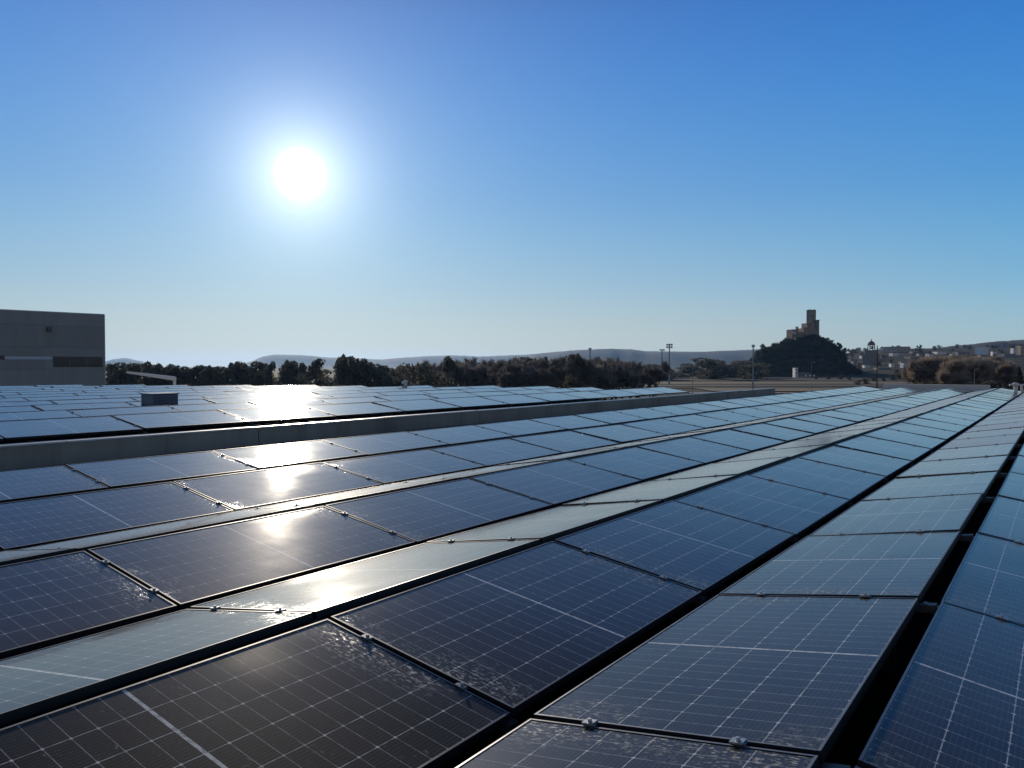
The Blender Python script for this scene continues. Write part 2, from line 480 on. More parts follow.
def project(w):
    ph = R(1.30)
    x, y, z = w.x, w.y, w.z - EYE
    f = y * math.cos(ph) - z * math.sin(ph); u = z * math.cos(ph) + y * math.sin(ph)
    if f < .05: return None
    return 512 + 774 * x / f, 384 - 774 * u / f
def quad(pl_, rot):
    Mx = Matrix.Translation(pl_) @ Matrix.Rotation(rot, 4, 'Z')
    return [Mx @ tl(*q) for q in ((-a, -b, 0), (a, -b, 0), (a, b, 0), (-a, b, 0))]
def seen(q4):
    """screen area inside the frame (sampled) - zero if turned away or out of frame"""
    n_ = (q4[1] - q4[0]).cross(q4[3] - q4[0])
    if n_.dot(Vector((0, 0, EYE)) - q4[0]) <= 0: return 0
    ins = 0; K = 9
    for i in range(K):
        for j in range(K):
            s_, t_ = (i + .5) / K, (j + .5) / K
            w = (q4[0] * (1 - s_) + q4[1] * s_) * (1 - t_) + (q4[3] * (1 - s_) + q4[2] * s_) * t_
            pr = project(w)
            if pr and 0 <= pr[0] < 1024 and 0 <= pr[1] < 768: ins += 1
    if not ins: return 0
    d = ((q4[0] + q4[2]) / 2 - Vector((0, 0, EYE)))
    return ins / K / K * abs(n_.dot(d)) / d.length ** 3 * 774 ** 2
spots = []                                       # (area, location, rotation, row key, position in row, near?)
def row(key, p_center, facing, r_from, r_to, deck, hidden=False, jr=.0, near=True):
    i = 0
    r = r_from
    while r + PITCH <= r_to + .02:
        loc = rp(r + PITCH / 2, p_center, deck)
        rot = RZ if facing else RZ + math.pi
        spots.append([0 if hidden else seen(quad(loc, rot)), loc, rot, key, i, near])
        r += PITCH; i += 1
NEAR = {(-1, 1): ("D", 1), (0, 0): ("C", 0), (0, 1): ("B", 1), (1, 0): ("A2", 0), (1, 1): ("A1", 1), (2, 0): ("W", 0), (2, 1): ("Z", 1),
        (3, 0): ("h3", 0), (3, 1): ("Y", 1), (4, 0): ("h4", 0), (-1, 0): ("E", 0), (-2, 1): ("F", 1)}
for (k, s_), (key, fac) in NEAR.items():
    v = V0 + k * PERIOD
    pc = v + GV / 2 + HALF / 2 if fac else v - GV / 2 - HALF / 2
    row(key, pc, fac, J0 - 4 * PITCH, R_END, DECK, hidden=key in ("h3", "h4", "E", "F"))
nfar = 0
p = 11.3
while p < 37.5:
    off = (nfar * .37) % 1 * PITCH * .5
    row("far%d" % nfar, p + HALF / 2, 1, -7.0 + off, far_end(p), DECKF, near=False)
    row("hid%d" % nfar, p + 1.5 * HALF + GR, 0, -7.0 + off, far_end(p + 1), DECKF, hidden=True, near=False)
    p += PERIOD; nfar += 1
PHRASE = {"D": "panel, {} from the front, dark row at the photo's right edge",
          "C": "pale panel, {} from the front, wide bright row at right",
          "B": "dark panel, {} from the front, row left of the wide bright row",
          "A2": "bright panel, {} from the front, strip holding the white sun glint",
          "A1": "dark panel, {} from the front, row just behind the glinting strip",
          "W": "pale panel, {} from the front, thinnest bright strip between dark rows",
          "Z": "dark panel, {} from the front, row just behind the thinnest strip",
          "Y": "dark panel, {} from the front, last row before the grey parapet"}
order = sorted(spots, key=lambda s: -s[0])
chosen = [s for s in order[:300] if s[0] > 0]
ids = set(id(s) for s in chosen)
rest = [s for s in spots if id(s) not in ids]
rng = random.Random(3)
proto_used = False
byrow = {}
for s in chosen: byrow.setdefault(s[3], []).append(s)
for key, lst in byrow.items():
    lst.sort(key=lambda s: s[4])
    for n_, s in enumerate(lst):
        if key in PHRASE: lab = "solar " + PHRASE[key].format(ordinal(n_ + 1)); grp = "solar panels in the near rows"
        else: lab = "bluish solar panel beyond the parapet, {} from left in {} row".format(ordinal(n_ + 1), ordinal(int(key[3:]) + 1)); grp = "solar panels beyond the parapet"
        dist = (s[1] - Vector((0, 0, EYE))).length
        rot = (R(rng.gauss(0, .30)), R(rng.gauss(0, .16)), s[2])
        loc = s[1] + Vector((0, 0, rng.uniform(-.003, .003) + .002))
        dew = max(0.0, min(1.0, (s[4] - 7) / 3)) * rng.uniform(.55, 1.0) if key == "C" else max(.12, min(1.0, (s[4] - 6) / 4)) * rng.uniform(.45, .75) if key in ("A2", "W") else max(0, rng.gauss(-.05, .14))
        glass0["dew"] = dew
        if not proto_used:
            proto.location = loc; proto.rotation_euler = rot; proto["label"] = lab; proto["group"] = grp; proto_used = True
        else:
            copy_thing(proto, loc, rot, 1.0, lab, grp, skip=() if dist < 22 else (("clamp",) if s[5] else ("clamp", "support_rail")))
rb = MB()
for s in rest:
    Mx = Matrix.Translation(s[1]) @ Matrix.Rotation(s[2], 4, 'Z') @ Matrix.Rotation(R(rng.gauss(0, .25)), 4, 'X')
    q = [Mx @ tl(*c) for c in ((-a, -b, 0), (a, -b, 0), (a, b, 0), (-a, b, 0))]
    g = [Mx @ tl(*c) for c in ((-ga, -gbb, .0), (ga, -gbb, .0), (ga, gbb, .0), (-ga, gbb, .0))]
    l_ = [Mx @ tl(*c) for c in ((-a, -b, -fh), (a, -b, -fh), (a, b, -fh), (-a, b, -fh))]
    rb.face(g, 0, [(0, 0), (1, 0), (1, 1), (0, 1)])
    for i in range(4):
        j = (i + 1) % 4
        rb.face([q[i], q[j], g[j], g[i]], 1); rb.face([l_[i], l_[j], q[j], q[i]], 2)  # same shade-black sides as the single panels
    for xx in (-.7, .7):
        for yy in (-.3, .3):
            c_ = tl(xx, yy, -fh)
            rb.box(xx - .03, xx + .03, c_.y - .03, c_.y + .03, .0, c_.z, 2, Matrix.Translation(s[1]) @ Matrix.Rotation(s[2], 4, 'Z'))
ro = rb.build("solar_panels", [MG, m_frame, m_black])
tag(ro, "remaining solar panels filling the far end of the roofs", "solar panels", kind="stuff")
print("PANELS", len(chosen), len(rest), chosen[-1][0])

# ------------------------------------------------------------------ the land
def azd(px): return math.atan2(px - 512, 774)
def at(px, Y, z=0.0):                            # a point Y metres ahead, on the line of sight of column px
    return Vector(((px - 512) / 774 * Y, Y, z))
def zat(py, Y): return EYE + (366.5 - py) / 774 * Y
def sstep(x, a_, b_):
    t = max(0, min(1, (x - a_) / (b_ - a_))); return t * t * (3 - 2 * t)
def H(x, y):                                     # height of the land
    d = math.hypot(x, y); az = math.degrees(math.atan2(x, y))
    side = sstep(az, 18, 25.5) * (1 - sstep(az, 70, 110))
    h = side * sstep(d, 650, 2600) * 62
    h += 1.2 * noise.noise(Vector((x / 420, y / 420, 0))) * sstep(d, 260, 700)
    return h - .6
gm = MB()
RADII = [0, 40, 80, 120, 170, 220, 270, 320, 370, 430, 500, 580, 670, 770, 880, 1000, 1150, 1300, 1500, 1750, 2050, 2400, 2900, 3600, 4600, 6000, 8000, 11000]
NA = 180
vid = {}
gm.v.append((0, 0, H(0, 0)))
for i, r_ in enumerate(RADII[1:], 1):
    for k in range(NA):
        t = 2 * math.pi * k / NA
        x, y = r_ * math.sin(t), r_ * math.cos(t)
        vid[i, k] = len(gm.v); gm.v.append((x, y, H(x, y)))
for k in range(NA):
    gm.f.append((0, vid[1, (k + 1) % NA], vid[1, k])); gm.m.append(0)
for i in range(1, len(RADII) - 1):
    for k in range(NA):
        k2 = (k + 1) % NA
        gm.f.append((vid[i, k], vid[i, k2], vid[i + 1, k2], vid[i + 1, k])); gm.m.append(0)
m_ground = M("winter_fields", (.10, .075, .05), .95, 0, .1); n = N(m_ground)
P_ = n.pos()
stretch = n.vmath('MULTIPLY', P_, (.004, .022, .004))
c = n.mix(n.ramp(n.noise(stretch, 1.0, 3, .6), .40, .6), (.075, .058, .040), (.036, .036, .026))
c = n.mix(n.ramp(n.noise(P_, .01, 3, .6), .42, .6), c, (.034, .033, .025))
c = n.mix(n.ramp(n.noise(P_, .09, 4, .65), .45, .7), c, (.055, .05, .036))
n.l.new(c, n.b.inputs["Base Color"])
tag(gm.build("ground", m_ground, None, True), kind="structure")
def strip(name, x0, y0, x1, y1, w, mat, dz, seg=24):
    """a band of ground between two points, draped on the land"""
    q = MB(); A, B = Vector((x0, y0, 0)), Vector((x1, y1, 0)); nn = Vector((-(B - A).y, (B - A).x, 0)).normalized() * w / 2
    for i in range(seg):
        p0, p1 = A.lerp(B, i / seg), A.lerp(B, (i + 1) / seg)
        L = [p0 - nn, p1 - nn, p1 + nn, p0 + nn]
        q.face([(v.x, v.y, H(v.x, v.y) + dz) for v in L])
    return tag(q.build(name, mat), kind="structure")
m_tan = noisy("dry_stubble", (.20, .150, .095), (.13, .10, .066), .05, .95)
m_dk = noisy("ploughed_earth", (.055, .045, .036), (.035, .03, .026), .06, .95)
m_path = noisy("pale_track", (.42, .39, .34), (.30, .28, .25), .2, .9)
m_asph = noisy("asphalt", (.055, .055, .055), (.04, .04, .042), .2, .9)
strip("field", 85, 345, 290, 330, 46, m_tan, .35)
strip("field", 60, 415, 420, 405, 40, m_dk, .35)
strip("field", 60, 475, 480, 470, 60, m_tan, .35)
strip("field", 60, 560, 520, 555, 60, m_dk, .35)
strip("path", 68, 302, 118, 300, 7, m_path, .40)
strip("path", 60, 640, 300, 655, 12, m_path, .45)
strip("road", 40, 377, 460, 371, 9, m_asph, .42)

# hills: long mounds with a worn crest
def ridge(name, prof, Y, depth, mat, seed=0, jag=.6):
    q = MB(); pts_ = []
    xs = []
    x = prof[0][0]
    while x <= prof[-1][0]: xs.append(x); x += 2.0 if Y < 4500 else 2.5
    def prof_y(x):
        for (xa, ya), (xb, yb) in zip(prof, prof[1:]):
            if xa <= x <= xb: t = (x - xa) / (xb - xa); return ya + (yb - ya) * (t * t * (3 - 2 * t) * .5 + t * .5)
        return prof[-1][1]
    C_ = 9
    for x in xs:
        top = zat(prof_y(x), Y) + jag * Y / 774 * noise.noise(Vector((x * .21, seed, 0)))
        for j in range(C_):
            t = j / (C_ - 1) * 2 - 1               # -1 front foot .. 0 crest .. 1 back foot
            yy = Y + t * depth
            base = -6
            hgt = base + (top - base) * (math.cos(t * math.pi) * .5 + .5) ** .8
            hgt += (top - base) * .13 * (1 - abs(t)) * noise.noise(Vector((x * .06, t * 2.2, seed + 5))) * (0 if j == C_ // 2 else 1)
            pts_.append((((x - 512) / 774) * yy, yy, hgt))
    q.v = pts_
    for i in range(len(xs) - 1):
        for j in range(C_ - 1):
            q.f.append((i * C_ + j, (i + 1) * C_ + j, (i + 1) * C_ + j + 1, i * C_ + j + 1)); q.m.append(0)
    return tag(q.build(name, mat, None, True), kind="structure")
m_hill = noisy("scrub_hillside", (.035, .040, .030), (.055, .052, .04), .012, .95)
m_hill_d = noisy("pine_hillside", (.026, .028, .022), (.045, .040, .034), .02, .95)
ridge("hill", [(84, 372), (105, 361.5), (115, 359), (126, 358), (138, 360.5), (152, 364), (170, 372)], 8600, 900, m_hill, 1, .3)
ridge("hill", [(225, 372), (250, 362), (263, 356.5), (275, 354.5), (300, 355), (330, 357.5), (350, 358), (380, 359.5), (405, 357.5), (430, 356), (452, 355.3), (480, 356.5), (520, 355), (560, 352), (640, 352), (700, 360)], 7400, 1000, m_hill, 2, .35)
ridge("hill", [(500, 372), (520, 357), (543, 353), (560, 351.5), (578, 350), (610, 348.7), (630, 349.3), (648, 351.3), (700, 351.8), (730, 350.6), (760, 349.4), (800, 352), (860, 353), (930, 356), (1000, 372)], 5600, 1000, m_hill, 3, .3)
ridge("hill", [(800, 374), (836, 356), (855, 353.3), (880, 352.5), (893, 353), (905, 351), (930, 348.6), (960, 345.2), (1000, 341.2), (1024, 339.8), (1060, 337), (1140, 334), (1260, 340)], 3000, 700, m_hill_d, 4, .5)

# ------------------------------------------------------------------ trees
m_leaf = noisy("evergreen_foliage", (.105, .106, .085), (.15, .145, .115), .9, .8, spec=.2)
m_leaf2 = noisy("dark_cypress_foliage", (.030, .042, .024), (.048, .058, .032), .9, .8, spec=.2)
m_twig = noisy("bare_twigs", (.26, .235, .215), (.17, .155, .145), .7, .9, spec=.1)
m_reed = noisy("brown_winter_twigs", (.44, .36, .28), (.28, .23, .185), .35, .9, spec=.1)
m_bark = noisy("bark", (.075, .060, .048), (.045, .037, .030), 1.5, .95)
for m_, f_ in ((m_leaf, .42), (m_leaf2, .25), (m_twig, .32), (m_reed, .26)):      # thin leaves and twigs let the low sun through
    n = N(m_); tr = n.n.new("ShaderNodeBsdfTranslucent"); n.l.new(n.b.inputs["Base Color"].links[0].from_socket, tr.inputs[0])
    mx = n.n.new("ShaderNodeMixShader"); mx.inputs[0].default_value = f_
    n.l.new(n.b.outputs[0], mx.inputs[1]); n.l.new(tr.outputs[0], mx.inputs[2])
    n.l.new(mx.outputs[0], n.n["Material Output"].inputs["Surface"])
def pine(seed, h, wide, lobes, leaves, low=.28, size=.38, floor=.3):
    g = random.Random(seed); t = thing("pine_tree", "pine tree", "tree")
    tk = MB(); cr = MB()
    tk.tube((0, 0, 0), (g.uniform(-.3, .3), g.uniform(-.2, .2), h * .8), h * .026, h * .01, 7)
    for i in range(lobes):
        zz = h * (low + (1 - low) * (i + .5) / lobes * .92)
        k = 1 - abs((zz / h - .62)) * 1.25
        a_ = g.uniform(0, 6.28); rr = wide * g.uniform(.15, .62) * max(floor, k)
        c_ = Vector((math.cos(a_) * rr, math.sin(a_) * rr, zz))
        tk.tube((0, 0, zz - h * .10), c_, h * .011, h * .004, 5)
        R_ = Vector((wide * g.uniform(.30, .52) * max(floor + .1, k), wide * g.uniform(.30, .52) * max(floor + .1, k), h * g.uniform(.07, .13)))
        for _ in range(leaves // lobes):
            d = Vector((g.gauss(0, 1), g.gauss(0, 1), g.gauss(0, 1))).normalized() * g.uniform(.35, 1.05) ** .6
            cr.leaf(c_ + Vector((d.x * R_.x, d.y * R_.y, d.z * R_.z)), size, g)
    tk.build("trunk", m_bark, t); cr.build("crown", m_leaf, t)
    return t
def conifer(seed, h, wide, leaves, name="cypress_tree", size=.3):
    g = random.Random(seed); t = thing(name, "cypress", "tree")
    tk = MB(); cr = MB()
    tk.tube((0, 0, 0), (0, 0, h * .9), h * .02, h * .005, 6)
    for _ in range(leaves):
        z = h * (.06 + .94 * g.random() ** 1.25); k = (1 - z / h) ** .75 * (.85 + .3 * noise.noise(Vector((z * 1.3, seed, 0)))) * min(1, z / h * 6)
        a_ = g.uniform(0, 6.28); rr = wide * .5 * max(k, .02) * g.uniform(.4, 1.08)
        cr.leaf((math.cos(a_) * rr, math.sin(a_) * rr, z), size * (.55 + .6 * k), g)
    tk.build("trunk", m_bark, t); cr.build("crown", m_leaf2, t)
    return t
def bare(seed, h, spread, mat, depth=5, twig=.035, name="bare_tree", stem=.2):
    g = random.Random(seed); t = thing(name, "bare tree", "tree")
    tk = MB(); cr = MB()
    def grow(p0, d, L, r_, lev):
        p1 = p0 + d * L
        (tk if lev < 2 else cr).tube(p0, p1, r_, r_ * .65, 5 if lev < 2 else 3, 0, False)
        if lev >= depth - 1:
            for _ in range(6):
                td = (d + Vector((g.gauss(0, .6), g.gauss(0, .6), g.gauss(.2, .5)))).normalized(); ln = g.uniform(.35, .8); sd = td.orthogonal().normalized() * twig * 1.5
                q0 = p0.lerp(p1, g.random()); cr.face([q0 - sd, q0 + sd, q0 + td * ln])
        if lev >= depth: return
        for i in range(g.choice((2, 3, 3)) if lev else 4):
            nd = (d + Vector((g.gauss(0, 1), g.gauss(0, 1), g.gauss(.15, .55))) * spread * (.75 if lev else .9)).normalized()
            if nd.z < -.15: nd.z *= -.5
            grow(p0.lerp(p1, g.uniform(.55, 1.0)), nd, L * g.uniform(.60, .82), max(r_ * .6, twig), lev + 1)
    grow(Vector((0, 0, 0)), Vector((g.uniform(-.06, .06), g.uniform(-.06, .06), 1)).normalized(), h * stem, h * .016, 0)
    zm = max(v[2] for v in cr.v); k_ = h / zm
    for q_ in (tk, cr): q_.v = [(x * k_, y * k_, z * k_) for x, y, z in q_.v]
    tk.build("trunk", mat, t); cr.build("crown", mat, t)
    return t
protos = {}
def proto_tree(kind, i):
    if (kind, i) in protos: return protos[kind, i], False
    if kind == "pine": t = pine(10 + i, 10, (5.2, 6.6, 4.4)[i % 3], 11 + 2 * i, 1500, (.26, .34, .2)[i % 3])
    elif kind == "round": t = pine(40 + i, 10, 8.6, 18, 2500, .02, .36, .62); t.name = "evergreen_tree"
    elif kind == "cypress": t = conifer(60 + i, 10, (2.3, 3.6)[i % 2], 900)
    elif kind == "bare": t = bare(80 + i, 10, .62, m_twig, 6)
    elif kind == "reed": t = bare(100 + i, 10, .50, m_reed, 6, .045, stem=.10)
    protos[kind, i] = t
    return t, True
trng = random.Random(21)
def tree(kind, i, px, Y, top, label, group=None, wide=1.0, z0=None):
    t, first = proto_tree(kind, i)
    loc = at(px, Y); loc.z = (H(loc.x, loc.y) if z0 is None else z0) - .1
    s = max(.15, (zat(top, Y) - loc.z) / 10.0)
    rz = trng.uniform(0, 6.28)
    if first:
        t.location = loc; t.rotation_euler = (0, 0, rz); t.scale = (s * wide, s * wide, s)
        tag(t, label, None, group); return t
    return copy_thing(t, loc, (0, 0, rz), (s * wide, s * wide, s), label, group)
# tree belt behind the far roof, left to right
G1 = "trees in the dark belt along the horizon"
belt = []
for px, top, Y, w in ((113, 364, 250, .9), (121, 362.5, 240, .8), (130, 363, 255, .9), (139, 363.5, 245, .9), (148, 362, 235, .8), (158, 364, 240, 1), (166, 364.5, 250, 1), (175, 366, 245, 1.1), (184, 366.5, 255, 1.1),
                      (193, 366, 250, 1.1), (202, 365.5, 255, 1.1), (211, 366, 245, 1.1), (220, 366.5, 250, 1.1), (229, 365, 240, 1), (237, 362, 235, 1), (246, 363, 245, 1), (254, 361.5, 240, .9), (263, 367, 250, 1)):
    belt.append(("pine", px, top, Y, w))
for px, top, Y, w in ((272, 361.5, 235, .55), (288, 360.5, 250, .75), (296, 361, 245, .7), (304, 363, 250, .7), (316, 358.5, 215, .62), (339, 357.5, 205, .6), (345, 355.2, 200, .68), (353, 357.5, 205, .75), (361, 359, 210, .75), (369, 362, 215, .8), (377, 364, 220, .9)):
    belt.append(("pine", px, top, Y, w))
for px, top, Y, w in ((387, 366, 230, 1.2), (397, 367, 240, 1.2), (406, 365, 300, 1.2), (421, 361.2, 170, .85), (328, 369, 260, 1.2), (280, 369, 260, 1.2)):
    belt.append(("round", px, top, Y, w))
belt.sort(key=lambda b_: b_[1])
for i, (kd, px, top, Y, w) in enumerate(belt):
    tree(kd, trng.randrange(3) if kd == "pine" else trng.randrange(2), px, Y, top, "dark evergreen, {} from the grey building in the belt behind the far roof".format(ordinal(i + 1)), G1, w)
brush = []
for i in range(64):
    px = 434 + i * 3.5 + trng.uniform(-2, 2)
    base = 360 if px < 455 else 357 if px < 560 else 355.5 if px < 620 else 361
    brush.append((px, base + trng.uniform(-2.2, 3), trng.uniform(190, 290), trng.uniform(.75, 1.1)))
for i, (px, top, Y, w) in enumerate(brush):
    tree("bare", trng.randrange(3), px, Y, top, "bare grey winter tree, {} from the left in the thicket at centre".format(ordinal(i + 1)), "bare trees in the thicket", w)
ev = [("pine", 453, 357, 205, .8), ("round", 470, 361, 230, .8), ("pine", 527, 357, 225, .8), ("cypress", 546, 357, 220, 1.4), ("pine", 576, 354.2, 195, .62), ("pine", 582, 354.5, 190, .62), ("round", 515, 363, 275, .9), ("round", 598, 367, 280, .9)]
ev.sort(key=lambda b_: b_[1])
for i, (kd, px, top, Y, w) in enumerate(ev):
    tree(kd, i % 2, px, Y, top, "dark evergreen standing among bare grey trees, {} from the left".format(ordinal(i + 1)), "evergreens among the bare trees", w)
mid = [(px, 366 + trng.uniform(-3.5, 4), trng.uniform(560, 800), trng.uniform(.9, 1.6)) for px in [648, 656, 663, 672, 680, 690, 699, 707, 715, 722, 729, 735, 742, 748, 755]]
for i, (px, top, Y, w) in enumerate(mid):
    if px > 695: top = 359 + trng.uniform(-2.0, 4)
    tree("round" if i % 3 else "bare", i % 2, px, Y, top, "distant small tree left of the castle rock, {} from the left".format(ordinal(i + 1)), "distant trees left of the castle rock", w, z0=-5.5)
for i in range(46):
    px = 917 + i * 2.05 + trng.uniform(-1.5, 1.5)
    top = (361 if px < 918 else 355 if px < 930 else 353) + trng.uniform(-2, 5)
    if px > 990: top += (px - 990) * .35
    tree("reed", trng.randrange(3), px, trng.uniform(250, 325), top, "brown leafless tree, {} from the left in the grove right of the fields".format(ordinal(i + 1)), "brown trees in the grove at right", trng.uniform(.7, .95))
tree("cypress", 1, 1019.5, 150, 367, "dark pointed conifer by the right edge above the white vent pipe", None, 1.25)
tree("round", 0, 996, 230, 380, "small dark bush at the foot of the brown grove", None, 1.0)
# dark shrubs and hedges seen beyond the fields
hd = [(858, 380, 420, 1.2), (866, 378, 440, 1.3), (892, 374, 560, 1.3), (900, 372, 600, 1.3), (908, 373, 560, 1.2), (915, 374, 520, 1.2), (884, 377, 520, 1.2), (874, 376, 520, 1.2), (850, 377, 560, 1.4), (840, 375, 600, 1.4), (828, 376, 600, 1.4), (816, 376, 620, 1.4)]
hd.sort()
for i, (px, top, Y, w) in enumerate(hd):
    tree("round", i % 2, px, Y, top, "low dark shrub below the town, {} from the castle side".format(ordinal(i + 1)), "shrubs below the town", w)

# ------------------------------------------------------------------ castle rock
CY = 850.0
u1 = CY / 774                                    # metres per pixel there
def cz(py): return zat(py, CY)
def cxm(px): return (px - 512) * u1
prof = [(735, 374), (748, 366), (758, 355), (767, 350.5), (777, 347), (785, 342.5), (792, 340), (806, 339), (818, 338.8), (825, 341), (832, 345.3), (838, 350.8), (842, 358), (847, 365), (854, 371), (866, 377), (878, 378)]
def prof_at(px):
    for (xa, ya), (xb, yb) in zip(prof, prof[1:]):
        if xa <= px <= xb: return ya + (yb - ya) * (px - xa) / (xb - xa)
    return 372
q = MB(); GX, GY = 60, 22
rock_pts = []
for i in range(GX + 1):
    px = 735 + (878 - 735) * i / GX
    for j in range(GY + 1):
        t = j / GY * 2 - 1
        z = (cz(prof_at(px)) + 3) * max(0, 1 - abs(t) ** 2.2) - 3
        z += 8.5 * noise.noise(Vector((px * .10, t * 4, 2))) * (1 - abs(t)) * min(1, abs(t) * 5) + 2.5 * noise.noise(Vector((px * .3, t * 11, 7))) * (1 - abs(t)) * min(1, abs(t) * 5)
        yy = CY + t * 62
        xx = (px - 512) / 774 * yy
        q.v.append((xx, yy, z)); rock_pts.append((xx, yy, z, t))
for i in range(GX):
    for j in range(GY):
        k = i * (GY + 1) + j
        q.f.append((k, k + GY + 1, k + GY + 2, k + 1)); q.m.append(0)
m_rock = noisy("castle_rock", (.050, .046, .040), (.026, .028, .023), .12, .95)
tag(q.build("castle_hill", m_rock), kind="structure")
sc = MB(); g = random.Random(5)
for x, y, z, t in rock_pts:
    if t > .35 or z < 2: continue
    for _ in range(12):
        if g.random() < .62 + .5 * noise.noise(Vector((x * .06, y * .06, 3))):
            c_ = Vector((x + g.uniform(-1.5, 1.5), y + g.uniform(-3, 3), z + g.uniform(-.2, 1.6)))
            big = 1.0 + 1.3 * max(0, noise.noise(Vector((x * .16, y * .10, 9))))
            for _ in range(5): sc.leaf(c_ + Vector((g.gauss(0, .8), g.gauss(0, .8), g.gauss(0, .8) + .9 * (big - 1))) * 1.0, .75 * big, g)
tag(sc.build("scrub", m_leaf2), "dark evergreen scrub covering the castle rock", "scrub", kind="stuff")
m_stone = noisy("castle_stone", (.44, .33, .22), (.30, .23, .16), .35, .9, .2)
m_stone_d = noisy("castle_stone_weathered", (.34, .26, .185), (.23, .18, .135), .3, .9, .2)
m_void = M("dark_opening", (.012, .012, .014), .9)
m_sunlit = noisy("sunlit_white", (.62, .58, .52), (.50, .47, .42), .3, .9)
ca = thing("castle", "ruined stone castle with a tall square keep on the dark rock", "castle", (cxm(808), CY, cz(338)))
def cb(q, x0, x1, yt, yb, y0, y1, turn=0.0):
    """box given by its photo columns and rows at the castle's distance"""
    ox, oy, oz = cxm(808), CY, cz(338)
    cxx = (cxm(x0) + cxm(x1)) / 2 - ox; w_ = (cxm(x1) - cxm(x0)) / 2
    Mx = Matrix.Translation((cxx, (y0 + y1) / 2, 0)) @ Matrix.Rotation(turn, 4, 'Z')
    q.box(-w_, w_, -(y1 - y0) / 2, (y1 - y0) / 2, cz(yb) - oz, cz(yt) - oz, 0, Mx)
q = MB(); cb(q, 807.7, 813.7, 310.2, 336, -3.6, 3.6, R(24)); keep = q.build("keep", m_stone, ca)
q = MB()
for sx, sy in ((-1, -1), (1, -1), (-1, 1), (1, 1)):                     # low corner merlons
    cb(q, 810.7 + sx * 2.2 - .5, 810.7 + sx * 2.2 + .5, 309.7, 310.4, sy * 2.6 - .5, sy * 2.6 + .5, R(24))
q.build("merlon", m_stone, keep)
q = MB()
for yy in (316, 321): cb(q, 811.6, 812.1, yy, yy + 1.6, -4.2, -3.4, R(24))
q.build("window", m_void, keep)
q = MB(); cb(q, 799.5, 815.5, 328.5, 346, -8, 8, R(6)); cb(q, 803, 807.5, 323.6, 330, -8, 4, R(8))
for k in range(5): cb(q, 799.5 + k * 1.5, 800.3 + k * 1.5, 327.5, 328.8, -8.6, -7.6, R(8))
q.build("curtain_wall", m_stone_d, ca)
q = MB(); ox, oz = cxm(808), cz(338)
q.lathe((cxm(815.8) - ox, -3, 0), [(2.1, cz(342) - oz), (2.0, cz(321.5) - oz), (2.3, cz(321.2) - oz), (2.3, cz(320.2) - oz)], 12); q.build("turret", m_stone_d, ca)
q = MB(); cb(q, 788.4, 794.6, 329.8, 347, -7, 5, R(10)); cb(q, 795, 800, 332.5, 346, -8, 6); cb(q, 795.6, 797.3, 326.8, 333, -2, 2)
gh = q.build("gatehouse", m_stone_d, ca)
q = MB(); cb(q, 789.4, 793.6, 331.6, 334.6, -7.5, -6.9, R(10)); q.build("sunlit_window_patch", m_sunlit, gh)  # pale patch painted in as sunlight on the white window
q = MB()
cb(q, 787.2, 791, 340, 350, -14, -11, R(20)); cb(q, 789.6, 791.4, 338.5, 352, -16, -13); q.build("outer_bastion", m_stone_d, ca)
for i, (px, top, off, kd) in enumerate(((763.5, 344, -8, "pine"), (774, 342.5, -4, "cypress"), (838.5, 342.5, -3, "pine"), (843, 348, -4, "pine"), (829, 337.5, -3, "round"), (782, 341, -4, "round"), (757, 350, -6, "round"))):
    side = "left" if px < 805 else "right"
    t_ = tree(kd, 0, px, CY + off, top, ["rounded pine at the far left shoulder of the castle rock", "slim cypress beside the pine on the rock's left shoulder", "pine jutting from the castle rock's right slope", "lower pine below another on the rock's right slope",
         "bushy evergreen just right of the castle walls", "bushy evergreen just below the castle gatehouse", "low bushy evergreen at the rock's left foot"][i], None, 1.0 if kd != "round" else .8, z0=cz(prof_at(px)) - 2.5)

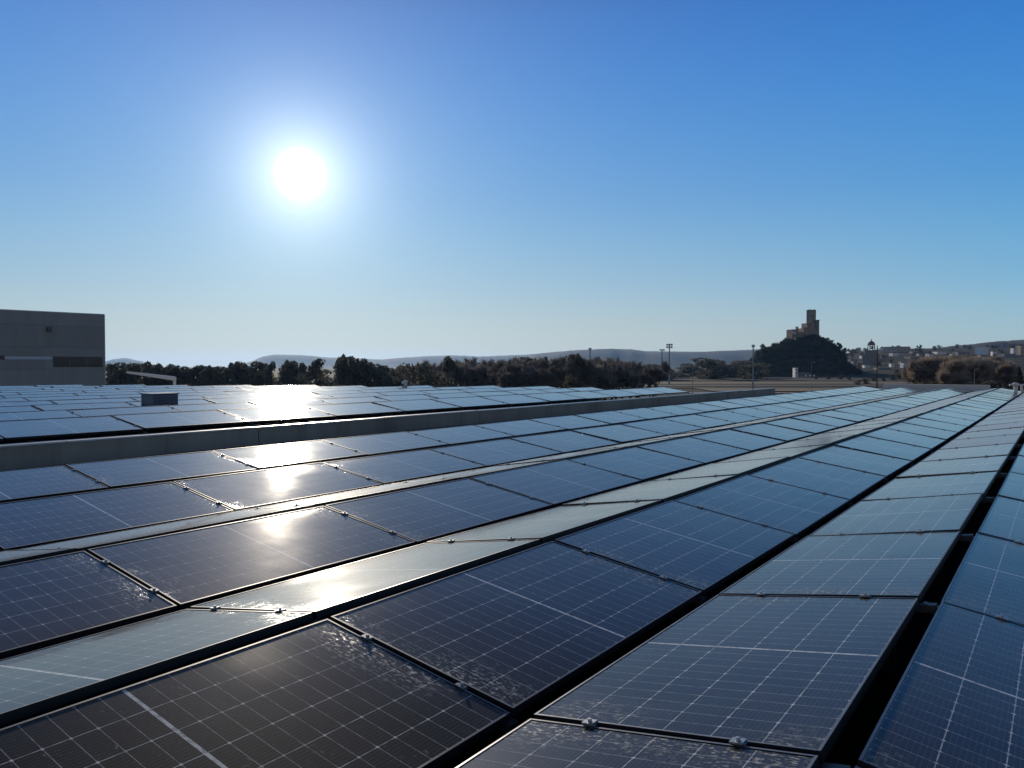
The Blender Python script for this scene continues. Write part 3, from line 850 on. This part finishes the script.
# ------------------------------------------------------------------ town
m_wall_w = noisy("white_render", (.84, .82, .78), (.76, .74, .70), .2, .9)
m_wall_o = noisy("ochre_render", (.48, .38, .27), (.38, .31, .23), .2, .9)
m_wall_g = noisy("grey_render", (.30, .28, .26), (.22, .21, .20), .2, .9)
m_tile = noisy("clay_roof_tiles", (.26, .15, .10), (.18, .11, .08), .8, .9)
m_glass_d = M("dark_window_glass", (.04, .04, .045), .08, .3)
def house(px, py_top, w_px, h_px, Y, wall, label, flat=False, turn=None, group="houses of the hillside town"):
    if px > 840:                                 # stand it where the slope carries it
        best = 1e9
        for k in range(60):
            Yk = 640 + k * 34; gk = 366.5 - 774 * (H((px - 512) / 774 * Yk, Yk) - EYE) / Yk
            if abs(gk - py_top - h_px) < best: best, Y = abs(gk - py_top - h_px), Yk
    w = w_px / 774 * Y; h = h_px / 774 * Y
    loc = at(px, Y); gz = H(loc.x, loc.y)
    top = zat(py_top, Y); loc.z = min(gz, top - h) - .5
    hh = top - loc.z
    if turn is None: turn = trng.uniform(-.16, .10)
    t = thing("house", label, "house", loc, turn, group)
    d = max(8.0, w * 1.1); rh = 0 if flat else min(hh * .25, w * .18)
    q = MB(); q.box(-w / 2, w / 2, -d / 2, d / 2, 0, hh - rh); q.build("wall", wall, t)
    q = MB(); e = .35
    if flat:
        q.box(-w / 2 - e, w / 2 + e, -d / 2 - e, d / 2 + e, hh + .003, hh + .35)
    else:
        z0 = hh - rh + .003
        A = [(-w / 2 - e, -d / 2 - e, z0), (w / 2 + e, -d / 2 - e, z0), (w / 2 + e, d / 2 + e, z0), (-w / 2 - e, d / 2 + e, z0), (-w / 2 - e, 0, hh), (w / 2 + e, 0, hh)]
        for f_ in ((0, 1, 5, 4), (2, 3, 4, 5), (1, 2, 5), (3, 0, 4), (3, 2, 1, 0)): q.face([A[k_] for k_ in f_])
    q.build("roof", m_tile if not flat else wall, t)
    nw = max(1, min(4, int(w / 4)))
    nf = max(1, min(4, int((hh - rh) / 3.6)))
    for fl in range(nf):
        for i in range(nw):
            x_ = -w / 2 + w * (i + .5) / nw; zt = hh - rh - 1.2 - fl * 3.1
            if zt < 1.6: continue
            q = MB(); q.box(x_ - .55, x_ + .55, -d / 2 - .06, -d / 2 - .003, zt - 1.4, zt); q.build("window", m_glass_d, t)
    return t
house(862.5, 355, 4.5, 3, 1300, m_wall_w, "small white house between castle rock and the bell tower")
house(896, 347, 17, 5, 1250, m_wall_o, "broad ochre building right of the bell tower on the skyline", True, .25)
house(893.5, 353.5, 6, 2.5, 1150, m_wall_w, "low white house in front of the broad ochre building", True)
house(891.5, 364, 3, 3.5, 800, m_wall_w, "tiny white hut below the bell tower's right side", True)
house(903.5, 362, 4, 6, 900, m_wall_w, "narrow tall white house left of the brown grove")
house(866, 365.5, 5, 2.2, 760, m_wall_w, "low white shed directly under the bell tower", True)
house(929.5, 353, 6, 4.5, 1300, m_wall_w, "white house with pale gable left of a long white roof")
house(931, 358.5, 8, 5, 1150, m_wall_o, "ochre house just below the white gabled house")
house(939, 352, 9, 2.5, 1450, m_wall_w, "long low house with a bright white flat roof", True)
house(952.5, 353.5, 3.5, 4, 1350, m_wall_w, "narrow white house above the left of the brown grove")
house(960, 352.5, 10, 2.5, 1500, m_wall_g, "long grey house above the brown grove", True)
house(981.5, 347.5, 8, 7, 1500, m_wall_w, "tall white apartment block above the brown grove", True, .45)
house(993.5, 351, 4, 4.5, 1500, m_wall_w, "small white house right of the tall white block")
house(1013.5, 347.5, 4, 8, 1500, m_wall_w, "white tower house at the right edge, leftmost of the stepped pair")
house(1021, 346, 7, 9, 1600, m_wall_o, "tall ochre house cut by the photo's right edge", True)
house(1005, 354, 12, 2.5, 1400, m_wall_g, "long grey house low at the right edge", True)
house(912, 356, 10, 3, 1400, m_wall_g, "grey house between the ochre building and white gabled house")
house(920, 353, 5, 3, 1600, m_wall_o, "small ochre house high between grey and white houses")
house(879, 358, 8, 3, 1300, m_wall_g, "grey house on the slope right of the bell tower")
house(852, 358.5, 7, 2.5, 1300, m_wall_g, "grey house at the right foot of the castle rock")
house(882, 368, 12, 1.2, 700, m_wall_g, "long grey shed below the bell tower", True)
house(848, 365, 12, 1.4, 720, m_wall_g, "long grey shed at the castle rock's foot", True)
house(856, 371, 24, 1.5, 620, m_wall_g, "long low pale-roofed shed in front of the castle rock", True)
house(795.2, 367.5, 2.6, 8, 745, m_wall_w, "small bright white gabled house below the castle rock", False, -.05)
house(803, 371.8, 10, 4.5, 760, m_wall_g, "low grey house attached right of the white gabled house", False, .1)
house(296.5, 372, 17, 4.5, 330, m_wall_w, "long low white shed among the pines behind the sun glint", True, .15)
house(612, 368, 3.2, 9, 300, m_wall_w, "narrow white transformer hut among the bare trees", False, .5)

tn = []
for i in range(84):
    px = trng.uniform(846, 1030); Y = trng.uniform(800, 2300)
    x_ = (px - 512) / 774 * Y; gy = 366.5 - 774 * (H(x_, Y) - EYE) / Y
    tn.append((px, Y, gy - trng.uniform(2.2, 4.2)))
tn.sort()
for i, (px, Y, top) in enumerate(tn):
    tree("round" if i % 4 else "pine", i % 2, px, Y, top, "small dark tree among the town houses, {} from the left".format(ordinal(i + 1)), "trees among the town houses", trng.uniform(.9, 1.6))
for i in range(11):
    px = 852 + i * 16 + trng.uniform(-3, 3); Y = trng.uniform(1000, 1900)
    x_ = (px - 512) / 774 * Y; gy = 366.5 - 774 * (H(x_, Y) - EYE) / Y
    house(px, gy - trng.uniform(2.2, 3.6), trng.uniform(3, 7), 2.5, Y, (m_wall_g, m_wall_o, m_wall_g, m_wall_o)[i % 4], "small {} house scattered on the town slope, {} from the left".format(("grey", "ochre", "grey", "ochre")[i % 4], ordinal(i + 1)), i % 3 == 0)

# bell tower
BY = 1100.0; ub = BY / 774
loc = at(871, BY); loc.z = zat(372, BY)
bt = thing("bell_tower", "dark domed church bell tower on the skyline right of the castle", "bell tower", loc, R(20))
def bz(py): return zat(py, BY) - loc.z
q = MB(); q.box(-5.2 * ub, 5.2 * ub, -8, 8, -14, bz(354.5)); q.box(-3.9 * ub, 3.9 * ub, -5.5, 5.5, bz(354.4), bz(350.4)); q.build("shaft", m_stone_d, bt)
q = MB()
for k in range(8):
    a_ = R(22.5 + 45 * k); q.tube((math.cos(a_) * 4.9, math.sin(a_) * 4.9, bz(350.4)), (math.cos(a_) * 4.6, math.sin(a_) * 4.6, bz(345.4)), .75, .7, 6)
q.lathe((0, 0, 0), [(5.5, bz(345.4)), (5.5, bz(345.0)), (5.0, bz(344.9))], 8)
q.build("belfry", m_stone_d, bt)
q = MB(); q.lathe((0, 0, 0), [(5.0, bz(344.9)), (4.6, bz(343.6)), (3.6, bz(342.3)), (1.6, bz(341.3)), (.7, bz(341.0)), (.6, bz(340.0)), (.1, bz(338.8))], 12); q.build("dome", m_tile, bt)
q = MB(); q.lathe((0, 0, 0), [(.9, bz(349)), (.8, bz(348.2)), (.5, bz(347.4)), (.1, bz(347.2))], 10); q.build("bell", m_rail, bt)

# ------------------------------------------------------------------ grey building at left
GYb = 81.5
gA, gB = at(0, 81.5), at(104.5, 89.3)
dirv = (gB - gA).normalized(); nrm = Vector((dirv.y, -dirv.x, 0))
if nrm.dot(-gA) < 0: nrm = -nrm
g0 = gB - dirv * 26
topz = zat(309.2, 81.5)
gbn = thing("industrial_building", "grey precast industrial building with a band window at left", "building", (g0.x, g0.y, 0), math.atan2(dirv.y, dirv.x))
m_pre = M("precast_panels", (.2, .2, .2), .85); n = N(m_pre)
ob = n.coord(); spx = n.n.new("ShaderNodeSeparateXYZ"); n.l.new(ob, spx.inputs[0])
bandz = n.math('FRACT', n.math('MULTIPLY', spx.outputs[2], 1 / 2.42))
joint = n.ramp(n.math('ABSOLUTE', n.math('SUBTRACT', bandz, .5)), .488, .495)
whb = n.n.new("ShaderNodeTexWhiteNoise"); whb.noise_dimensions = '2D'
cbx = n.n.new("ShaderNodeCombineXYZ"); n.l.new(n.math('FLOOR', n.math('MULTIPLY', spx.outputs[0], 1 / 6.6)), cbx.inputs[0]); n.l.new(n.math('FLOOR', n.math('MULTIPLY', spx.outputs[2], 1 / 2.42)), cbx.inputs[1])
n.l.new(cbx.outputs[0], whb.inputs["Vector"])
cc = n.mix(whb.outputs["Value"], (.315, .30, .272), (.38, .36, .33))
cc = n.mix(n.math('MULTIPLY', n.ramp(n.noise(n.vmath('MULTIPLY', ob, (.6, .6, .12)), 1.0, 5, .65), .4, .75), .55), cc, (.25, .23, .20))
jx = n.ramp(n.math('ABSOLUTE', n.math('SUBTRACT', n.math('FRACT', n.math('MULTIPLY', spx.outputs[0], 1 / 6.6)), .5)), .4955, .498)
cc = n.mix(n.math('MULTIPLY', n.math('MAXIMUM', joint, n.math('MULTIPLY', jx, .4)), .6), cc, (.10, .10, .10))
n.l.new(cc, n.b.inputs["Base Color"])
LB = 26.0
sg = 1.0
def side(y): return y                            # local +y points away from the camera side
lm = Matrix.Rotation(-math.atan2(dirv.y, dirv.x), 3, 'Z')
outward = lm @ nrm                               # (0,-1) or (0,1)
oy = -1 if outward.y < 0 else 1
q = MB(); q.box(0, LB, min(0, -oy * 30), max(0, -oy * 30), 0, topz - .12); q.build("wall", m_pre, gbn)
q = MB(); q.box(-.06, LB + .06, min(oy * .06, -oy * 30.06), max(oy * .06, -oy * 30.06), topz - .117, topz); q.build("coping", m_flash, gbn)
q = MB(); q.box(LB + .003, LB + .10, -.06 if oy < 0 else -.12, .12 if oy < 0 else .06, .5, topz - .12); q.build("corner_trim", m_flash, gbn)
def along(px):                                   # position along the facade for a photo column
    k_ = (px - 512) / 774
    # gA + dirv*t : x = k*y
    t_ = (k_ * g0.y - g0.x) / (dirv.x - k_ * dirv.y)
    return t_
def fz(py, px):
    t_ = along(px); y_ = g0.y + dirv.y * t_
    return zat(py, y_)
def wbox(x0, x1, z0, z1, d0, d1):
    q_ = MB(); q_.box(x0, x1, min(oy * d0, oy * d1), max(oy * d0, oy * d1), z0, z1); return q_
xa, xb = along(53), along(102.8); z0_, z1_ = fz(367.3, 78), fz(356.6, 78)
wf = wbox(xa, xb, z0_, z1_, .003, .02).build("window", m_rail, gbn)
n_ = 3
for i in range(n_):
    w0, w1 = xa + (xb - xa) * i / n_ + .05, xa + (xb - xa) * (i + 1) / n_ - .05
    pb = wbox(w0, w1, z0_ + .05, z1_ - .05, .021, .026); pb.build("pane", m_glass_d, wf)
m_galv0 = noisy("downpipe_metal", (.26, .255, .25), (.20, .195, .19), 2, .55)
m_frost = M("frosted_band", (.55, .58, .62), .35)
wbox(along(5), along(52.5), fz(359.4, 28), fz(356.6, 28), .003, .03).build("window_band", m_frost, gbn)
wbox(along(-8), along(4.6), fz(359.6, 0), fz(355.5, 0), .003, .03).build("window", m_glass_d, gbn)
vb = wbox(along(47), along(52), fz(332, 50), fz(327, 50), .003, .22)
for k in range(4):
    zz = fz(331.6, 50) + k * .11
    vb.box(along(47.3), along(51.7), min(oy * .22, oy * .25), max(oy * .22, oy * .25), zz, zz + .05)
vb.build("vent_grille", m_rail, gbn)

# ------------------------------------------------------------------ things on the roofs
bx = thing("rooftop_vent_box", "dark blue-grey ventilation box standing on the far panels", "vent box", at(159.5, 17.1, ZF), RZ)
m_box = noisy("box_paint", (.14, .16, .20), (.11, .125, .16), 3, .5)
q = MB(); q.box(-.29, .29, -.24, .24, .06, .325); q.build("housing", m_box, bx)
zt = .327
q = MB(); q.box(-.31, .31, -.26, .26, zt, zt + .025); q.build("lid", m_box, bx)
q = MB()
for k in range(4): q.box(-.25, .25, -.252, -.242, zt - .09 - k * .055, zt - .065 - k * .055)
q.build("louvre", m_rail, bx)
vc = thing("pyramid_vent", "small dark pyramid vent right of the blue-grey vent box", "vent", at(196.5, 21.5, DECKF), R(30))
zt = zat(403, 21.5) - DECKF
q = MB(); q.box(-.10, .10, -.10, .10, .002, zt); q.build("duct", m_rail, vc)
q = MB(); w_ = .22
A = [(-w_, -w_, zt + .003), (w_, -w_, zt + .003), (w_, w_, zt + .003), (-w_, w_, zt + .003), (0, 0, zt + .11)]
for f_ in ((0, 1, 4), (1, 2, 4), (2, 3, 4), (3, 0, 4), (3, 2, 1, 0)): q.face([A[k_] for k_ in f_])
q.build("cap", m_rail, vc)
# sloping white rail behind the far roof
b0, b1 = at(127, 40, zat(372.4, 40)), at(174.5, 36, zat(378.6, 36))
ln_ = thing("sloping_beam", "white sloping beam on a short post behind the far panels", "beam", (b1.x, b1.y, DECKF))
q = MB(); q.tube(b0 - Vector(ln_.location), b1 - Vector(ln_.location), .055, .10, 8); q.build("beam", m_wall_w, ln_)
q = MB(); q.tube((0, 0, 0), (0, 0, b1.z - DECKF - .05), .07, .07, 8); q.build("post", m_wall_w, ln_)
q = MB(); q.tube(Vector((b0.x - b1.x, b0.y - b1.y, -DECKF)), b0 - Vector(ln_.location) - Vector((0, 0, .03)), .04, .04, 6); q.build("post", m_black, ln_)
# small white vent on the far roof edge
sv = thing("roof_cowl", "small white hooded cowl at the back edge of the far roof", "cowl", at(405.5, 31.2, DECKF))
zt = zat(380.6, 31.2) - DECKF
q = MB(); q.tube((0, 0, 0), (0, 0, zt - .06), .06, .06, 10); q.build("pipe", m_wall_w, sv)
q = MB(); q.tube((0, 0, zt - .08), (.05, 0, zt), .08, .07, 10); q.tube((.04, 0, zt - .02), (-.14, 0, zt - .12), .075, .06, 10); q.build("hood", m_wall_w, sv)
# white vent pipe and guard rail at the near roof's far corner
vp_ = rp(46.2, .93, DECK); Yv = vp_.y
pv = thing("vent_pipe", "white capped vent pipe at the far right corner of the roof", "vent pipe", at(1016.0, Yv, DECK))
q = MB(); q.tube((0, 0, .0), (0, 0, zat(386.5, Yv) - DECK), .09, .09, 14); q.build("pipe", m_wall_w, pv)
zt = zat(386.5, Yv) - DECK
q = MB(); q.lathe((0, 0, zt + .003), [(.10, 0), (.15, .02), (.16, .12), (.11, .17), (.03, .19)], 14); q.build("cap", m_wall_w, pv)
gp = at(1022, Yv - 1.0, DECK)
gr_ = thing("guard_rail", "pale guard rail beside the white vent pipe", "guard rail", gp)
zt = zat(384.5, Yv) - DECK
q = MB(); q.tube((0, 0, 0), (0, 0, zt), .05, .05, 8); q.build("post", m_conc_l, gr_)
q = MB(); q.tube((1.6, -.2, 0), (1.6, -.2, zt), .05, .05, 8); q.build("post", m_conc_l, gr_)
q = MB(); q.tube((-.55, .07, zt), (1.6, -.2, zt), .045, .045, 8); q.build("top_rail", m_conc_l, gr_)

# ------------------------------------------------------------------ masts and lamps out in the fields
m_galv = noisy("galvanised_steel", (.34, .35, .36), (.26, .27, .28), 2, .5, 0, .4)
m_lamp = M("lamp_glass", (.35, .36, .38), .3)
def mast(px, Y, top, w_px, label, rows=2, cols=3, twin=False, group="floodlight masts by the sports ground"):
    loc = at(px, Y); loc.z = H(loc.x, loc.y)
    t = thing("floodlight_mast", label, "floodlight mast", loc, 0, group)
    h = zat(top, Y) - loc.z; w = w_px / 774 * Y
    q = MB(); q.tube((0, 0, 0), (0, 0, h - .2), .0011 * Y + .04, .0006 * Y + .03, 8); q.build("pole", m_galv, t)
    q = MB(); q.box(-.5, .5, -.5, .5, -.3, .5); q.build("footing", m_conc, t)
    lh = w * .30
    for r_ in range(rows):
        q = MB(); q.box(-w / 2, w / 2, .10, .18, h - r_ * lh * 1.25 - .1, h - r_ * lh * 1.25 + .02); q.build("crossbar", m_galv, t)
        for c_ in range(cols):
            x_ = -w / 2 + w * (c_ + .5) / cols
            z_ = h - r_ * lh * 1.25
            q = MB(); Mx = Matrix.Translation((x_, -.12, z_)) @ Matrix.Rotation(R(-25), 4, 'X'); q.box(-w / cols * .42, w / cols * .42, -.15, .15, -lh * .45, lh * .45, 0, Mx)
            lamp = q.build("floodlight", m_galv, t)
            q = MB(); q.box(-w / cols * .36, w / cols * .36, -.16, -.152, -lh * .38, lh * .38, 0, Mx); q.build("lens", m_lamp, lamp)
    return t
mast(590, 430, 348.5, 3.4, "floodlight mast with one small head above the bare thicket", 2, 1)
mast(662, 520, 350, 5.2, "shorter floodlight mast, left of the close pair", 1, 3)
mast(669.3, 430, 344.8, 6.6, "tall floodlight mast with two lamp rows, right of the close pair", 2, 3)
mast(753, 300, 345.4, 3.6, "floodlight mast with a narrow head left of the castle rock", 2, 1)
def lamp_post(px, Y, top, label, arm=1.2, name="street_lamp", r=.09):
    loc = at(px, Y); loc.z = H(loc.x, loc.y)
    t = thing(name, label, "street lamp", loc)
    h = zat(top, Y) - loc.z
    q = MB(); q.tube((0, 0, 0), (0, 0, h), r * 1.3, r * .7, 8); q.build("pole", m_galv, t)
    q = MB(); q.tube((0, 0, h - .05), (arm, 0, h + .12), .06, .05, 6); q.build("arm", m_galv, t)
    q = MB(); q.box(arm - .1, arm + .7, -.16, .16, h + .04, h + .2); q.build("lamp_head", m_lamp, t)
    q = MB(); q.box(-.35, .35, -.35, .35, -.3, .45); q.build("footing", m_conc, t)
    return t
lamp_post(692.5, 292, 366, "thin street lamp behind the end of the far panels", .8)
lamp_post(811.5, 300, 362.5, "thin street lamp in front of the castle rock", .6, r=.06)
lamp_post(974.5, 235, 369.5, "street lamp with a pale head in front of the brown grove", .5)
ul = at(877, 300); ul.z = H(ul.x, ul.y)
up = thing("utility_pole", "dark wooden utility pole with a crossarm right of the bell tower", "utility pole", ul)
h_ = zat(345.5, 300) - ul.z
q = MB(); q.tube((0, 0, -.2), (0, 0, h_), .26, .16, 8); q.build("pole", m_bark, up)
q = MB(); q.box(-.3, 1.9, -.08, .08, h_ - 1.45, h_ - 1.25); q.build("crossarm", m_bark, up)
for x_ in (.3, 1.0, 1.7):
    q = MB(); q.lathe((x_, 0, h_ - 1.247), [(.06, 0), (.09, .08), (.07, .2), (.03, .26)], 8); q.build("insulator", m_lamp, up)
# parked vans and cars near the white house
m_car_w = M("white_car_paint", (.78, .78, .77), .3); m_tyre = M("tyre_rubber", (.02, .02, .02), .8)
def van(px, Y, label, paint, L=4.6, h=1.9):
    loc = at(px, Y); loc.z = H(loc.x, loc.y) + .5
    t = thing("parked_van", label, "van", loc, R(70), "white vans by the white house")
    q = MB(); pr = [(-L / 2, .35), (L / 2, .35), (L / 2, .95), (L / 2 - .7, 1.1), (L / 2 - 1.4, h), (-L / 2 + .1, h), (-L / 2, 1.6)]
    for s_ in (1, -1):
        pts_ = [(x, s_ * .9, z) for x, z in pr]; q.face(pts_ if s_ < 0 else pts_[::-1])
    for k in range(len(pr)):
        (xa_, za_), (xb_, zb_) = pr[k], pr[(k + 1) % len(pr)]
        q.face([(xa_, -.9, za_), (xa_, .9, za_), (xb_, .9, zb_), (xb_, -.9, zb_)])
    q.build("body", paint, t)
    for x_ in (-L / 2 + .9, L / 2 - .9):
        for s_ in (1, -1):
            q = MB(); q.tube((x_, s_ * .68, .33), (x_, s_ * .92, .33), .33, .33, 12); q.build("wheel", m_tyre, t)
    q = MB(); q.face([(L / 2 - .75, -.8, 1.13), (L / 2 - .75, .8, 1.13), (L / 2 - 1.33, .8, h - .12), (L / 2 - 1.33, -.8, h - .12)]); 
    q.v = [(x + .03, y, z + .03) for x, y, z in q.v]; q.build("windscreen", m_glass_d, t)
    return t
van(806, 735, "white van parked nearest the white gabled house", m_car_w)
van(810, 738, "white van parked in the middle of the three", m_car_w)
van(814, 741, "white van parked at the right end of the three", m_car_w)

# ------------------------------------------------------------------ air
HAZE_DENSITY = 3.4e-5
zmax = max((o.matrix_world @ Vector(c_)).z for o in S.objects if o.type == 'MESH' and o.parent is None for c_ in o.bound_box)
hz = MB(); hz.box(-11800, 11800, -11800, 11800, -14, 175)
m_haze = bpy.data.materials.new("haze_air"); m_haze.use_nodes = True
hn = m_haze.node_tree.nodes; hn.clear()
ho = hn.new("ShaderNodeOutputMaterial"); pvn = hn.new("ShaderNodeVolumePrincipled")
pvn.inputs["Color"].default_value = (.29, .56, 1.0, 1)
pvn.inputs["Density"].default_value = HAZE_DENSITY
pvn.inputs["Anisotropy"].default_value = .55
m_haze.node_tree.links.new(pvn.outputs[0], ho.inputs["Volume"])
tag(hz.build("haze", m_haze), kind="stuff")
print("ZMAX", zmax)
